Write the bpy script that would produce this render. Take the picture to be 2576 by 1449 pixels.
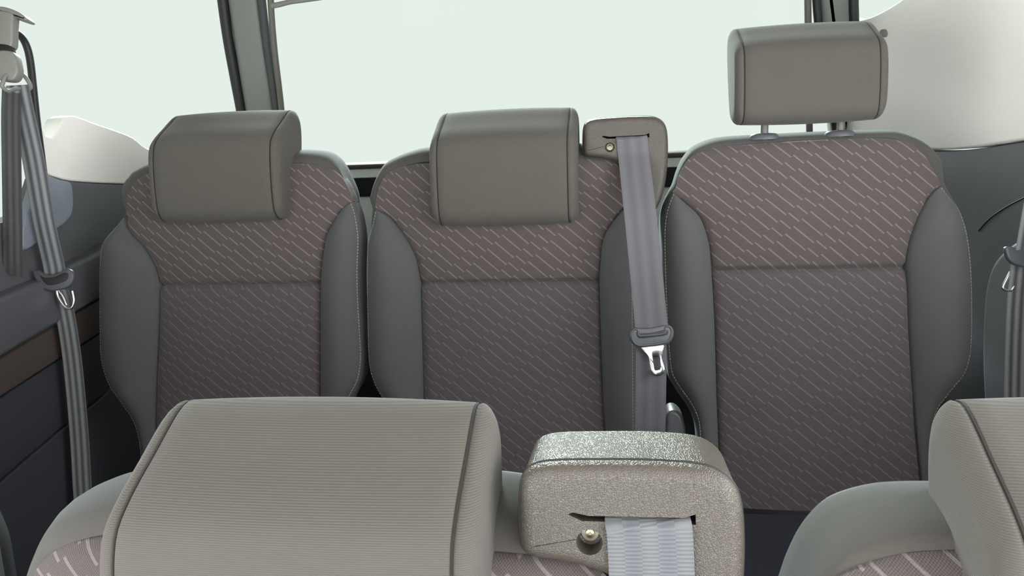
import bpy, bmesh
import numpy as np
from math import sin, cos, tan, pi, radians, atan2, sqrt, hypot
from mathutils import Vector, Matrix
import random
random.seed(7)

# ------------------------------------------------------------------ camera
FPX = 1900.0
PITCH, YAW, ROLL = radians(24), radians(9), radians(-4.4)
REC = radians(19)                      # recline of the seat backs
CAM = np.array([0.0, 0.0, 1.40])
FW = np.array([-sin(YAW)*cos(PITCH), cos(YAW)*cos(PITCH), -sin(PITCH)])
_r = np.array([cos(YAW), sin(YAW), 0.0]); _u = np.cross(_r, FW)
RT = cos(ROLL)*_r + sin(ROLL)*_u
UP = cos(ROLL)*_u - sin(ROLL)*_r

scene = bpy.context.scene
for o in list(bpy.data.objects):
    bpy.data.objects.remove(o)
col = scene.collection
cd = bpy.data.cameras.new('camera')
cd.sensor_width = 36.0
cd.lens = 36.0*FPX/2576.0
cd.clip_start = 0.02
cam = bpy.data.objects.new('camera', cd)
col.objects.link(cam)
cam.matrix_world = Matrix(((RT[0], UP[0], -FW[0], CAM[0]), (RT[1], UP[1], -FW[1], CAM[1]),
                           (RT[2], UP[2], -FW[2], CAM[2]), (0, 0, 0, 1)))
scene.camera = cam

# ------------------------------------------------------------------ daylight
SKY = 9.4
wd = bpy.data.worlds.new('daylight')
scene.world = wd
wd.use_nodes = True
bg = wd.node_tree.nodes['Background']
bg.inputs['Color'].default_value = (0.97, 0.985, 1.0, 1)
bg.inputs['Strength'].default_value = SKY
vs = scene.view_settings
vs.view_transform = 'Standard'
vs.look = 'None'
vs.exposure = 0.0
vs.gamma = 1.0
vs.use_curve_mapping = False

sl = bpy.data.lights.new('sun', 'SUN')
sl.energy = 120
sl.angle = radians(16)
sl.color = (0.93, 0.97, 1.0)
sun = bpy.data.objects.new('sun', sl)
col.objects.link(sun)
sun.rotation_euler = Vector((0.20, -0.87, -0.28)).to_track_quat('-Z', 'Y').to_euler()

# ------------------------------------------------------------------ unprojecting
def ray(a, b):
    return FW + (a-1288.0)/FPX*RT - (b-724.5)/FPX*UP
def at(a, b, P, n):
    d = ray(a, b); P = np.array(P, float); n = np.array(n, float)
    return CAM + d*(((P-CAM) @ n)/(d @ n))
def atd(a, b, depth):
    return CAM + ray(a, b)*depth

P0 = CAM + ray(1285, 700)*1.34         # reference point on the seat backs' front plane
EU = np.array([1.0, 0, 0]); EV = np.array([0, sin(REC), cos(REC)]); EW = np.array([0, -cos(REC), sin(REC)])
def uv(a, b, w=0.0):
    q = at(a, b, P0+EW*w, EW)-P0
    return np.array([q @ EU, q @ EV])
def uvw(u, v, w):
    return P0+EU*u+EV*v+EW*w

# ------------------------------------------------------------------ materials
ALB = 0.70                             # dark cloth and plastics under strong daylight
def srgb(r, g, b):
    f = lambda c: (c/255/12.92) if c/255 <= 0.04045 else ((c/255+0.055)/1.055)**2.4
    return (f(r), f(g), f(b), 1.0)
def mat_new(name):
    m = bpy.data.materials.new(name); m.use_nodes = True
    nt = m.node_tree
    return m, nt, nt.nodes['Principled BSDF']
def N(nt, t, **kw):
    n = nt.nodes.new(t)
    for k, v in kw.items():
        setattr(n, k, v)
    return n
def math_node(nt, op, a, b=None, c=None):
    n = N(nt, 'ShaderNodeMath', operation=op)
    for i, x in enumerate((a, b, c)):
        if x is None: continue
        if isinstance(x, (int, float)): n.inputs[i].default_value = x
        else: nt.links.new(x, n.inputs[i])
    return n.outputs[0]
def mixc(nt, fac, c1, c2):
    n = N(nt, 'ShaderNodeMix', data_type='RGBA')
    L = nt.links
    if isinstance(fac, (int, float)): n.inputs[0].default_value = fac
    else: L.new(fac, n.inputs[0])
    for i, c in ((6, c1), (7, c2)):
        if isinstance(c, tuple): n.inputs[i].default_value = c
        else: L.new(c, n.inputs[i])
    return n.outputs[2]

def dim(c, k=None):
    k = ALB if k is None else k
    return tuple(x*k for x in c[:3])+(1.0,)
def plain_fabric(name, c, ribs=0.0, sheen=0.08, var=0.12, k=None, tint=(0.9, 0.95, 1.0, 1)):
    c = dim(c, k)
    m, nt, b = mat_new(name); L = nt.links
    tc = N(nt, 'ShaderNodeTexCoord')
    n1 = N(nt, 'ShaderNodeTexNoise'); n1.inputs['Scale'].default_value = 1400; n1.inputs['Detail'].default_value = 2
    n2 = N(nt, 'ShaderNodeTexNoise'); n2.inputs['Scale'].default_value = 18; n2.inputs['Detail'].default_value = 3
    L.new(tc.outputs['Object'], n1.inputs['Vector']); L.new(tc.outputs['Object'], n2.inputs['Vector'])
    dark = tuple(x*(1-2.2*var) for x in c[:3])+(1,)
    light = tuple(x*(1+2.2*var) for x in c[:3])+(1,)
    mx = math_node(nt, 'ADD', math_node(nt, 'MULTIPLY', n1.outputs['Fac'], 0.7), math_node(nt, 'MULTIPLY', n2.outputs['Fac'], 0.3))
    cc = mixc(nt, mx, dark, light)
    h = n1.outputs['Fac']
    if ribs:
        sx = N(nt, 'ShaderNodeSeparateXYZ'); L.new(tc.outputs['Object'], sx.inputs[0])
        wv = math_node(nt, 'SINE', math_node(nt, 'MULTIPLY', sx.outputs['Y'], 2*pi/ribs))
        wv = math_node(nt, 'MULTIPLY_ADD', wv, 0.5, 0.5)
        cc = mixc(nt, wv, tuple(x*0.80 for x in c[:3])+(1,), cc)
        h = math_node(nt, 'ADD', wv, math_node(nt, 'MULTIPLY', h, 0.5))
    bp = N(nt, 'ShaderNodeBump'); bp.inputs['Strength'].default_value = 0.35; bp.inputs['Distance'].default_value = 0.0006
    L.new(h, bp.inputs['Height'])
    L.new(bp.outputs[0], b.inputs['Normal']); L.new(cc, b.inputs['Base Color'])
    b.inputs['Roughness'].default_value = 0.92
    b.inputs['Specular IOR Level'].default_value = 0.25
    b.inputs['Sheen Weight'].default_value = sheen
    b.inputs['Sheen Roughness'].default_value = 0.5
    b.inputs['Sheen Tint'].default_value = tint
    return m

def patterned_fabric(name, base, dark, line, strength, weave=0.0021):
    """woven cloth with bands of long and short diagonal dashes"""
    base, dark, line = dim(base), dim(dark), dim(line)
    m, nt, b = mat_new(name); L = nt.links
    tc = N(nt, 'ShaderNodeTexCoord')
    sx = N(nt, 'ShaderNodeSeparateXYZ'); L.new(tc.outputs['Object'], sx.inputs[0])
    X, Y = sx.outputs['X'], sx.outputs['Y']
    k = 0.000665
    d = (0.757, -0.654); a = (20*k, 18*k)                 # dash direction, lattice step (y up)
    det = d[0]*a[1]-d[1]*a[0]
    s = math_node(nt, 'ADD', math_node(nt, 'MULTIPLY', X, a[1]/det), math_node(nt, 'MULTIPLY', Y, -a[0]/det))
    t = math_node(nt, 'ADD', math_node(nt, 'MULTIPLY', X, -d[1]/det), math_node(nt, 'MULTIPLY', Y, d[0]/det))
    P = 98.3*k
    sp = math_node(nt, 'DIVIDE', s, P)
    band = math_node(nt, 'FLOOR', sp)
    fr = math_node(nt, 'FRACT', sp)
    short = math_node(nt, 'GREATER_THAN', fr, 0.66)
    tt = math_node(nt, 'SUBTRACT', t, math_node(nt, 'MULTIPLY', band, 0.63))
    tt = math_node(nt, 'SUBTRACT', tt, math_node(nt, 'MULTIPLY', short, 0.29))
    f2 = math_node(nt, 'ABSOLUTE', math_node(nt, 'SUBTRACT', math_node(nt, 'FRACT', tt), 0.5))
    ln = N(nt, 'ShaderNodeMapRange', interpolation_type='SMOOTHSTEP'); ln.inputs[1].default_value = 0.085; ln.inputs[2].default_value = 0.045
    ln.inputs[3].default_value = 0; ln.inputs[4].default_value = 1
    L.new(f2, ln.inputs[0])
    # weave
    q = 2*pi/weave
    wx = math_node(nt, 'SINE', math_node(nt, 'MULTIPLY', X, q))
    wy = math_node(nt, 'SINE', math_node(nt, 'MULTIPLY', Y, q*1.05))
    wv = math_node(nt, 'MULTIPLY_ADD', math_node(nt, 'MULTIPLY', wx, wy), 0.5, 0.5)
    ns = N(nt, 'ShaderNodeTexNoise'); ns.inputs['Scale'].default_value = 700; L.new(tc.outputs['Object'], ns.inputs['Vector'])
    n2 = N(nt, 'ShaderNodeTexNoise'); n2.inputs['Scale'].default_value = 900; n2.inputs['Detail'].default_value = 1; L.new(tc.outputs['Object'], n2.inputs['Vector'])
    wv = math_node(nt, 'ADD', math_node(nt, 'MULTIPLY', wv, 0.62), math_node(nt, 'MULTIPLY', ns.outputs['Fac'], 0.38))
    cc = mixc(nt, wv, dark, base)
    br = math_node(nt, 'MULTIPLY', ln.outputs[0], math_node(nt, 'MULTIPLY_ADD', n2.outputs['Fac'], 0.6, strength-0.3))
    br = math_node(nt, 'MINIMUM', math_node(nt, 'MAXIMUM', br, 0.0), 1.0)
    cc = mixc(nt, br, cc, line)
    bp = N(nt, 'ShaderNodeBump'); bp.inputs['Strength'].default_value = 0.4; bp.inputs['Distance'].default_value = 0.0007
    L.new(math_node(nt, 'ADD', wv, ln.outputs[0]), bp.inputs['Height']); L.new(bp.outputs[0], b.inputs['Normal'])
    L.new(cc, b.inputs['Base Color'])
    b.inputs['Roughness'].default_value = 0.95
    b.inputs['Specular IOR Level'].default_value = 0.2
    b.inputs['Sheen Weight'].default_value = 0.15
    return m

def plastic(name, c, rough=0.5, grain=0.0, bump=0.3, spec=0.5, var=0.06, k=None):
    c = dim(c, k)
    m, nt, b = mat_new(name); L = nt.links
    tc = N(nt, 'ShaderNodeTexCoord')
    n2 = N(nt, 'ShaderNodeTexNoise'); n2.inputs['Scale'].default_value = 300; n2.inputs['Detail'].default_value = 3
    L.new(tc.outputs['Object'], n2.inputs['Vector'])
    cc = mixc(nt, n2.outputs['Fac'], tuple(x*(1-var*2) for x in c[:3])+(1,), tuple(x*(1+var*2) for x in c[:3])+(1,))
    L.new(cc, b.inputs['Base Color'])
    b.inputs['Roughness'].default_value = rough
    b.inputs['Specular IOR Level'].default_value = spec
    bp = N(nt, 'ShaderNodeBump'); bp.inputs['Strength'].default_value = bump
    if grain:
        nz = N(nt, 'ShaderNodeTexNoise'); nz.inputs['Scale'].default_value = 300
        L.new(tc.outputs['Object'], nz.inputs['Vector'])
        ad = N(nt, 'ShaderNodeVectorMath', operation='MULTIPLY_ADD')
        L.new(nz.outputs['Color'], ad.inputs[0]); ad.inputs[1].default_value = (grain*0.9,)*3
        L.new(tc.outputs['Object'], ad.inputs[2])
        vo = N(nt, 'ShaderNodeTexVoronoi', feature='DISTANCE_TO_EDGE'); vo.inputs['Scale'].default_value = 1/grain
        L.new(ad.outputs[0], vo.inputs['Vector'])
        h = math_node(nt, 'MINIMUM', vo.outputs['Distance'], 0.22)
        bp.inputs['Distance'].default_value = grain*1.2
        L.new(h, bp.inputs['Height'])
    else:
        bp.inputs['Distance'].default_value = 0.0004
        L.new(n2.outputs['Fac'], bp.inputs['Height'])
    L.new(bp.outputs[0], b.inputs['Normal'])
    return m

def metal(name, c, rough=0.25):
    m, nt, b = mat_new(name)
    b.inputs['Base Color'].default_value = c
    b.inputs['Metallic'].default_value = 1.0
    tc = N(nt, 'ShaderNodeTexCoord'); n = N(nt, 'ShaderNodeTexNoise'); n.inputs['Scale'].default_value = 200
    nt.links.new(tc.outputs['Object'], n.inputs['Vector'])
    nt.links.new(math_node(nt, 'MULTIPLY_ADD', n.outputs['Fac'], 0.15, rough-0.07), b.inputs['Roughness'])
    return m

def webbing(name, c1, c2, ridges, cross=0.0016):
    """UV.x runs across the strap 0..1, UV.y along it in metres"""
    c1, c2 = dim(c1), dim(c2)
    m, nt, b = mat_new(name); L = nt.links
    tc = N(nt, 'ShaderNodeTexCoord'); sx = N(nt, 'ShaderNodeSeparateXYZ'); L.new(tc.outputs['UV'], sx.inputs[0])
    st = math_node(nt, 'MULTIPLY_ADD', math_node(nt, 'SINE', math_node(nt, 'MULTIPLY', sx.outputs['X'], 2*pi*ridges)), 0.5, 0.5)
    odd = math_node(nt, 'MULTIPLY', math_node(nt, 'FLOOR', math_node(nt, 'MULTIPLY', sx.outputs['X'], ridges*2)), pi*0.8)
    cr = math_node(nt, 'MULTIPLY_ADD', math_node(nt, 'SINE', math_node(nt, 'ADD', math_node(nt, 'MULTIPLY', sx.outputs['Y'], 2*pi/cross), odd)), 0.5, 0.5)
    cc = mixc(nt, st, c1, c2)
    cc = mixc(nt, math_node(nt, 'MULTIPLY', cr, 0.35), cc, tuple(x*0.35 for x in c1[:3])+(1,))
    L.new(cc, b.inputs['Base Color'])
    bp = N(nt, 'ShaderNodeBump'); bp.inputs['Strength'].default_value = 0.5; bp.inputs['Distance'].default_value = 0.0005
    L.new(math_node(nt, 'SUBTRACT', st, cr), bp.inputs['Height']); L.new(bp.outputs[0], b.inputs['Normal'])
    b.inputs['Roughness'].default_value = 0.55
    b.inputs['Sheen Weight'].default_value = 0.2
    return m

def tinted_glass(name, tint):
    m = bpy.data.materials.new(name); m.use_nodes = True
    nt = m.node_tree; nt.nodes.clear()
    out = N(nt, 'ShaderNodeOutputMaterial'); tr = N(nt, 'ShaderNodeBsdfTransparent'); gl = N(nt, 'ShaderNodeBsdfGlossy')
    tr.inputs[0].default_value = tint
    gl.inputs['Roughness'].default_value = 0.02
    mx = N(nt, 'ShaderNodeMixShader'); mx.inputs[0].default_value = 0.001
    nt.links.new(tr.outputs[0], mx.inputs[1]); nt.links.new(gl.outputs[0], mx.inputs[2]); nt.links.new(mx.outputs[0], out.inputs[0])
    return m

mint = srgb(227, 239, 231)
wc = bg.inputs['Color'].default_value
# each pane is a slab with two faces, so each face carries the square root of the tint
M = {
    'plain': plain_fabric('charcoal_plain_cloth', srgb(92, 90, 88)),
    'cushion': plain_fabric('shade_darkened_cushion_cloth', srgb(44, 45, 56)),  # shadow of the seats in front is put into this dark navy
    'gusset': plain_fabric('charcoal_gusset_cloth_sky_sheen', srgb(88, 85, 80), sheen=0.10, tint=(0.7, 0.85, 1.0, 1)),  # blue sheen tint stands in for skylight from the rear window
    'bolster': plain_fabric('charcoal_bolster_cloth', srgb(92, 92, 93)),
    'head': plain_fabric('grey_headrest_cloth', srgb(101, 97, 90), ribs=0.0013),
    'pattern': patterned_fabric('dash_pattern_cloth', srgb(115, 106, 103), srgb(65, 58, 56), srgb(152, 143, 143), 0.52),
    'pattern_low': patterned_fabric('dash_pattern_cloth_lower', srgb(115, 106, 109), srgb(63, 56, 59), srgb(142, 134, 141), 0.42),
    'stitch': plain_fabric('pale_thread', srgb(170, 160, 145)),
    'seam': plain_fabric('dark_seam_thread', srgb(48, 44, 42)),
    'shell': plastic('black_seat_shell', srgb(48, 48, 52), 0.6),
    'housing': plastic('grained_grey_plastic', srgb(88, 82, 74), 0.34, grain=0.0015, bump=0.5),
    'black': plastic('black_plastic', srgb(34, 34, 36), 0.5),
    'darktrim': plastic('dark_grey_trim', srgb(98, 99, 103), 0.38, grain=0.0012, bump=0.15),
    'quarter': plastic('reflection_tinted_trim', srgb(150, 156, 170), 0.3),  # pale blue carries the bright reflection seen on the dark trim
    'strut': plastic('dull_brown_grey_strut', srgb(112, 108, 102), 0.5),
    'joint': plastic('dark_grey_joint', srgb(70, 74, 74), 0.6),
    'taupe': plastic('taupe_trim', srgb(84, 74, 68), 0.6),
    'lowtrim': plastic('blue_black_trim', srgb(60, 62, 68), 0.6, grain=0.0012, bump=0.15),
    'white': plastic('pale_cream_trim', srgb(248, 244, 238), 0.5, k=1.0, var=0.015),
    'lite': plastic('light_grey_plastic', srgb(150, 150, 142), 0.5),
    'pillar': plastic('grey_pillar_trim', srgb(138, 142, 136), 0.55),
    'clip': plastic('grey_clip_plastic', srgb(92, 94, 100), 0.4),
    'steel': metal('bright_steel', (0.86, 0.86, 0.88, 1), 0.22),
    'brass': metal('yellow_zinc', (0.26, 0.235, 0.17, 1), 0.35),
    'darkmetal': metal('dark_steel_post', (0.35, 0.34, 0.33, 1), 0.3),
    'web': webbing('grey_webbing', srgb(104, 104, 110), srgb(120, 118, 124), 2.5),
    'webstripe': webbing('striped_webbing', srgb(88, 90, 96), srgb(176, 178, 180), 3.0),
    'webdark': webbing('dark_striped_webbing', srgb(62, 60, 60), srgb(96, 94, 94), 3.0),
    'tail': plastic('white_painted_steel', srgb(232, 236, 232), 0.3, k=1.0),
    'carpet': plain_fabric('dark_carpet', srgb(44, 44, 48)),
    'ceil': plain_fabric('pale_headliner', srgb(196, 194, 188), k=1.0),
    'glass': tinted_glass('privacy_glass', tuple(sqrt(mint[i]/(wc[i]*SKY)/0.999/0.999) for i in range(3))+(1,)),
}

# ------------------------------------------------------------------ mesh helpers
def link(o, parent=None):
    col.objects.link(o)
    if parent is not None: o.parent = parent
    return o
def mesh_obj(name, verts, faces, mat, parent=None, smooth=True, uvs=None):
    me = bpy.data.meshes.new(name)
    me.from_pydata([tuple(float(c) for c in v) for v in verts], [], faces)
    bm = bmesh.new(); bm.from_mesh(me)
    bmesh.ops.recalc_face_normals(bm, faces=bm.faces[:])
    bm.to_mesh(me); bm.free()
    if uvs is not None:
        ul = me.uv_layers.new(name='UVMap')
        for lp in me.loops:
            ul.data[lp.index].uv = uvs[lp.vertex_index]
    me.materials.append(M[mat] if isinstance(mat, str) else mat)
    if smooth:
        for p in me.polygons: p.use_smooth = True
        try: me.set_sharp_from_angle(angle=radians(50))
        except Exception: pass
    me.update()
    return link(bpy.data.objects.new(name, me), parent)
def tag(o, label=None, cat=None, group=None, kind=None):
    if label: o['label'] = label
    if cat: o['category'] = cat
    if group: o['group'] = group
    if kind: o['kind'] = kind
    return o
def empty(name, loc, parent=None):
    e = bpy.data.objects.new(name, None); e.empty_display_size = 0.1
    e.location = loc
    return link(e, parent)
def place_thing(name, objs, base, label, cat, group=None):
    """an Empty at the base carrying parts whose meshes are in world coordinates"""
    e = empty(name, tuple(base))
    for o in objs:
        o.parent = e
        o.location = Vector(o.location)-Vector(tuple(base))
    return tag(e, label, cat, group)

def crom(pts, n=6, closed=False):
    """Catmull-Rom through the points (centripetal-ish, uniform parameter)"""
    p = [np.array(q, float) for q in pts]
    out = []
    m = len(p)
    rng = range(m) if closed else range(m-1)
    for i in rng:
        if closed:
            a, b, c, d = p[(i-1) % m], p[i], p[(i+1) % m], p[(i+2) % m]
        else:
            b, c = p[i], p[i+1]
            a = p[i-1] if i > 0 else 2*b-c
            d = p[i+2] if i+2 < m else 2*c-b
        # limit tangents so that uneven spacing does not overshoot
        L = np.linalg.norm(c-b)+1e-9
        t1 = (c-a)/2; t2 = (d-b)/2
        l1 = np.linalg.norm(t1); l2 = np.linalg.norm(t2)
        if l1 > L: t1 = t1*L/l1
        if l2 > L: t2 = t2*L/l2
        for k in range(n):
            t = k/n
            out.append((2*t**3-3*t**2+1)*b+(t**3-2*t**2+t)*t1+(-2*t**3+3*t**2)*c+(t**3-t**2)*t2)
    if not closed: out.append(p[-1])
    return np.array(out)

def resample(loop, n):
    loop = np.array(loop); c = np.vstack([loop, loop[:1]])
    s = np.r_[0, np.cumsum(np.linalg.norm(np.diff(c, axis=0), axis=1))]
    q = np.linspace(0, s[-1], n, endpoint=False)
    return np.stack([np.interp(q, s, c[:, k]) for k in range(loop.shape[1])], 1)

def inset(loop, d):
    """offset a closed 2-D loop inward by d"""
    n = len(loop); area = 0.5*np.sum(loop[:, 0]*np.roll(loop[:, 1], -1)-np.roll(loop[:, 0], -1)*loop[:, 1])
    t = np.roll(loop, -1, 0)-np.roll(loop, 1, 0)
    t /= (np.linalg.norm(t, axis=1, keepdims=True)+1e-12)
    nrm = np.stack([-t[:, 1], t[:, 0]], 1)*(1 if area > 0 else -1)
    return loop+nrm*d

def rings_mesh(rings, cap0=True, cap1=True, closed=True):
    """bridge equal-length rings of 3-D points"""
    v = []; f = []
    n = len(rings[0])
    for r in rings: v += [tuple(p) for p in r]
    for k in range(len(rings)-1):
        for i in range(n if closed else n-1):
            j = (i+1) % n
            f.append((k*n+i, k*n+j, (k+1)*n+j, (k+1)*n+i))
    if cap0: f.append(tuple(range(n-1, -1, -1)))
    if cap1: f.append(tuple((len(rings)-1)*n+i for i in range(n)))
    return v, f

def rounded_plate(outline, w0, w1, r, back_r=None, steps=5):
    """closed outline (2-D) -> rings from w0 (back) to w1 (front) with rounded edges"""
    br = r if back_r is None else back_r
    rings = []
    for k in range(steps+1):
        a = pi/2*k/steps
        lp = inset(outline, br*(1-sin(a))); rings.append(np.c_[lp, np.full(len(lp), w0+br*(1-cos(a)))])
    for k in range(steps+1):
        a = pi/2*k/steps
        lp = inset(outline, r*(1-cos(a))); rings.append(np.c_[lp, np.full(len(lp), w1-r*(1-sin(a)))])
    return rings_mesh(rings)

def tube_rings(path, r, n=10):
    path = [np.array(p, float) for p in path]
    rings = []
    ref = None
    for i, p in enumerate(path):
        t = path[min(i+1, len(path)-1)]-path[max(i-1, 0)]
        t /= np.linalg.norm(t)
        if ref is None:
            ref = np.array([0, 0, 1.0]) if abs(t[2]) < 0.8 else np.array([1.0, 0, 0])
        a = np.cross(t, ref); a /= np.linalg.norm(a); b = np.cross(t, a); ref = np.cross(a, t)
        rr = r[i] if hasattr(r, '__len__') else r
        rings.append([p+rr*(cos(2*pi*k/n)*a+sin(2*pi*k/n)*b) for k in range(n)])
    return rings
def tube(name, path, r, mat, parent=None, n=10):
    v, f = rings_mesh(tube_rings(path, r, n))
    return mesh_obj(name, v, f, mat, parent)

def frame_obj(o, origin, X, Y, Z):
    o.matrix_basis = Matrix(((X[0], Y[0], Z[0], origin[0]), (X[1], Y[1], Z[1], origin[1]), (X[2], Y[2], Z[2], origin[2]), (0, 0, 0, 1)))
    return o

def box(name, lo, hi, mat, parent=None, bevel=0.0, seg=3):
    bm = bmesh.new()
    bmesh.ops.create_cube(bm, size=1)
    for v in bm.verts:
        v.co = Vector([lo[i]+(v.co[i]+0.5)*(hi[i]-lo[i]) for i in range(3)])
    if bevel:
        bmesh.ops.bevel(bm, geom=bm.edges[:], offset=bevel, segments=seg, affect='EDGES', profile=0.5)
    bmesh.ops.recalc_face_normals(bm, faces=bm.faces[:])
    me = bpy.data.meshes.new(name); bm.to_mesh(me); bm.free()
    me.materials.append(M[mat])
    for p in me.polygons: p.use_smooth = bool(bevel)
    if bevel:
        try: me.set_sharp_from_angle(angle=radians(40))
        except Exception: pass
    return link(bpy.data.objects.new(name, me), parent)

def ribbon(name, pts, dirs, width, mat, parent=None, thick=0.0014, ridge=0, nx=13):
    """strap along pts; dirs = unit vectors across the strap at each point"""
    pts = crom(pts, 10); dirs = crom(dirs, 10)
    rings = []; uvs = []
    s = 0
    for i, p in enumerate(pts):
        t = pts[min(i+1, len(pts)-1)]-pts[max(i-1, 0)]; t /= np.linalg.norm(t)
        d = dirs[i]-t*(dirs[i] @ t); d /= np.linalg.norm(d)
        n = np.cross(d, t)
        if i: s += np.linalg.norm(p-pts[i-1])
        front = []; back = []
        for k in range(nx):
            x = k/(nx-1)
            h = thick/2*(1-0.8*(2*x-1)**8)
            if ridge: h += 0.0012*(0.5-0.5*cos(2*pi*ridge*x))
            front.append((p+d*(x-0.5)*width+n*h, (x, s)))
            back.append((p+d*(x-0.5)*width-n*thick/2, (x, s)))
        ring = front+back[::-1]
        rings.append([q[0] for q in ring]); uvs += [q[1] for q in ring]
    v, f = rings_mesh(rings)
    return mesh_obj(name, v, f, mat, parent, uvs=uvs)

def cut(o, cutters):
    """boolean-subtract helper meshes from o and bake the result"""
    bpy.context.view_layer.update()
    for c in cutters:
        md = o.modifiers.new('cut', 'BOOLEAN'); md.operation = 'DIFFERENCE'; md.object = c; md.solver = 'MANIFOLD'
    bpy.context.view_layer.update()
    dg = bpy.context.evaluated_depsgraph_get()
    me = bpy.data.meshes.new_from_object(o.evaluated_get(dg))
    o.modifiers.clear()
    o.data = me
    for c in cutters: bpy.data.objects.remove(c)
    try: me.set_sharp_from_angle(angle=radians(40))
    except Exception: pass
    return o

# ------------------------------------------------------------------ seats
SEATS = {
 'L': dict(
  IL=[(352,1290),(350,1190),(346,1120),(332,1062),(302,1012),(268,962),(250,905),(246,850),(245,700),(249,635),(258,605),(284,572),(309,540),(311,500),(320,475),(344,446),(375,432),(430,420),(550,414)],
  OL=[(345,1290),(342,1190),(338,1120),(324,1062),(294,1012),(260,962),(242,905),(240,850),(240,700),(244,635),(252,600),(278,566),(302,535),(304,500),(313,470),(330,450),(371,420),(430,400),(550,388)],
  IR=[(850,1290),(852,1190),(856,1120),(866,1062),(880,1005),(905,955),(913,900),(911,850),(905,743),(904,680),(906,598),(897,540),(885,506),(879,488),(861,453),(837,429),(796,413),(730,408),(640,411),(550,414)],
  OR=[(858,1290),(860,1190),(864,1120),(872,1062),(890,1005),(907,955),(914,900),(912,850),(908,743),(908,640),(910,560),(905,510),(899,474),(878,425),(858,398),(833,382),(790,377),(727,377),(640,380),(550,388)],
  SL=[(309,540),(313,570),(333,594),(358,619),(375,646),(389,674),(394,694),(397,722),(398,800),(394,900),(390,1000),(388,1150),(386,1290)],
  SR=[(885,506),(861,525),(837,560),(820,595),(813,632),(808,674),(806,709),(805,800),(805,1000),(806,1290)],
  crease=(602,716), head=(540,548)),
 'M': dict(
  IL=[(1018,1290),(1016,1190),(1008,1110),(990,1050),(962,1005),(938,965),(925,920),(921,850),(919,700),(921,615),(926,588),(932,566),(940,524),(942,504),(950,471),(963,444),(983,427),(1012,415),(1041,408),(1075,404),(1160,402),(1265,401)],
  OL=[(1010,1290),(1008,1190),(1000,1110),(982,1050),(954,1005),(934,965),(923,920),(920,850),(918,700),(919,610),(920,585),(926,564),(935,525),(938,505),(946,472),(960,438),(978,410),(1012,391),(1045,379),(1078,371),(1160,366),(1265,362)],
  IR=[(1602,1290),(1600,1190),(1599,1100),(1598,1000),(1597,850),(1596,700),(1594,600),(1586,535),(1580,500),(1572,460),(1562,430),(1545,408),(1511,399),(1453,397),(1360,397),(1265,401)],
  OR=[(1608,1290),(1606,1190),(1605,1100),(1604,1000),(1603,850),(1602,700),(1600,600),(1594,530),(1590,490),(1582,445),(1570,410),(1548,385),(1511,368),(1453,360),(1360,359),(1265,362)],
  SL=[(940,524),(954,533),(973,543),(989,558),(1008,583),(1029,616),(1045,650),(1053,690),(1057,740),(1062,900),(1064,1000),(1066,1290)],
  SR=[(1583,515),(1563,533),(1541,560),(1523,588),(1514,618),(1511,655),(1508,697),(1510,800),(1517,1000),(1522,1090),(1526,1290)],
  crease=(1285,710), head=(1265,556)),
 'R': dict(
  IL=[(1775,1290),(1768,1180),(1757,1110),(1752,1060),(1735,1018),(1702,970),(1684,935),(1675,850),(1668,700),(1666,600),(1668,560),(1676,520),(1692,482),(1702,468),(1708,442),(1724,412),(1742,392),(1800,369),(1899,359),(2036,351)],
  OL=[(1768,1290),(1761,1180),(1750,1110),(1745,1060),(1728,1018),(1695,970),(1677,935),(1668,850),(1661,700),(1658,600),(1658,550),(1664,518),(1680,482),(1690,462),(1700,430),(1716,396),(1745,366),(1800,347),(1899,340),(2036,333)],
  IR=[(2345,1290),(2346,1180),(2350,1090),(2362,1035),(2390,992),(2433,934),(2448,877),(2451,775),(2448,665),(2437,585),(2420,530),(2398,500),(2376,470),(2360,440),(2336,397),(2310,367),(2273,351),(2240,344),(2150,346),(2036,351)],
  OR=[(2352,1290),(2353,1180),(2357,1090),(2369,1035),(2397,992),(2439,934),(2453,877),(2456,775),(2454,665),(2443,585),(2427,528),(2406,494),(2384,460),(2368,428),(2342,385),(2310,358),(2270,338),(2230,328),(2150,329),(2036,333)],
  SL=[(1692,482),(1711,500),(1736,521),(1760,545),(1775,580),(1785,620),(1790,680),(1797,800),(1803,1000),(1808,1130),(1812,1290)],
  SR=[(2372,466),(2345,490),(2320,530),(2303,570),(2290,610),(2283,660),(2285,720),(2290,850),(2300,1000),(2318,1180),(2330,1290)],
  crease=(2040,677), head=(2041,293), scl=(0.92, 0.82, 0.92)),
}
ROW = 0.91                              # distance between the two seat rows
DROP = 0.032                            # the front row's floor lies lower
OW = -0.075                              # depth of the outer edge behind the front plane

def mono(ch):
    """make a chain strictly rising in v"""
    ch = ch.copy()
    for i in range(1, len(ch)):
        if ch[i, 1] <= ch[i-1, 1]+2e-5: ch[i, 1] = ch[i-1, 1]+2e-5
    return ch

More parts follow.
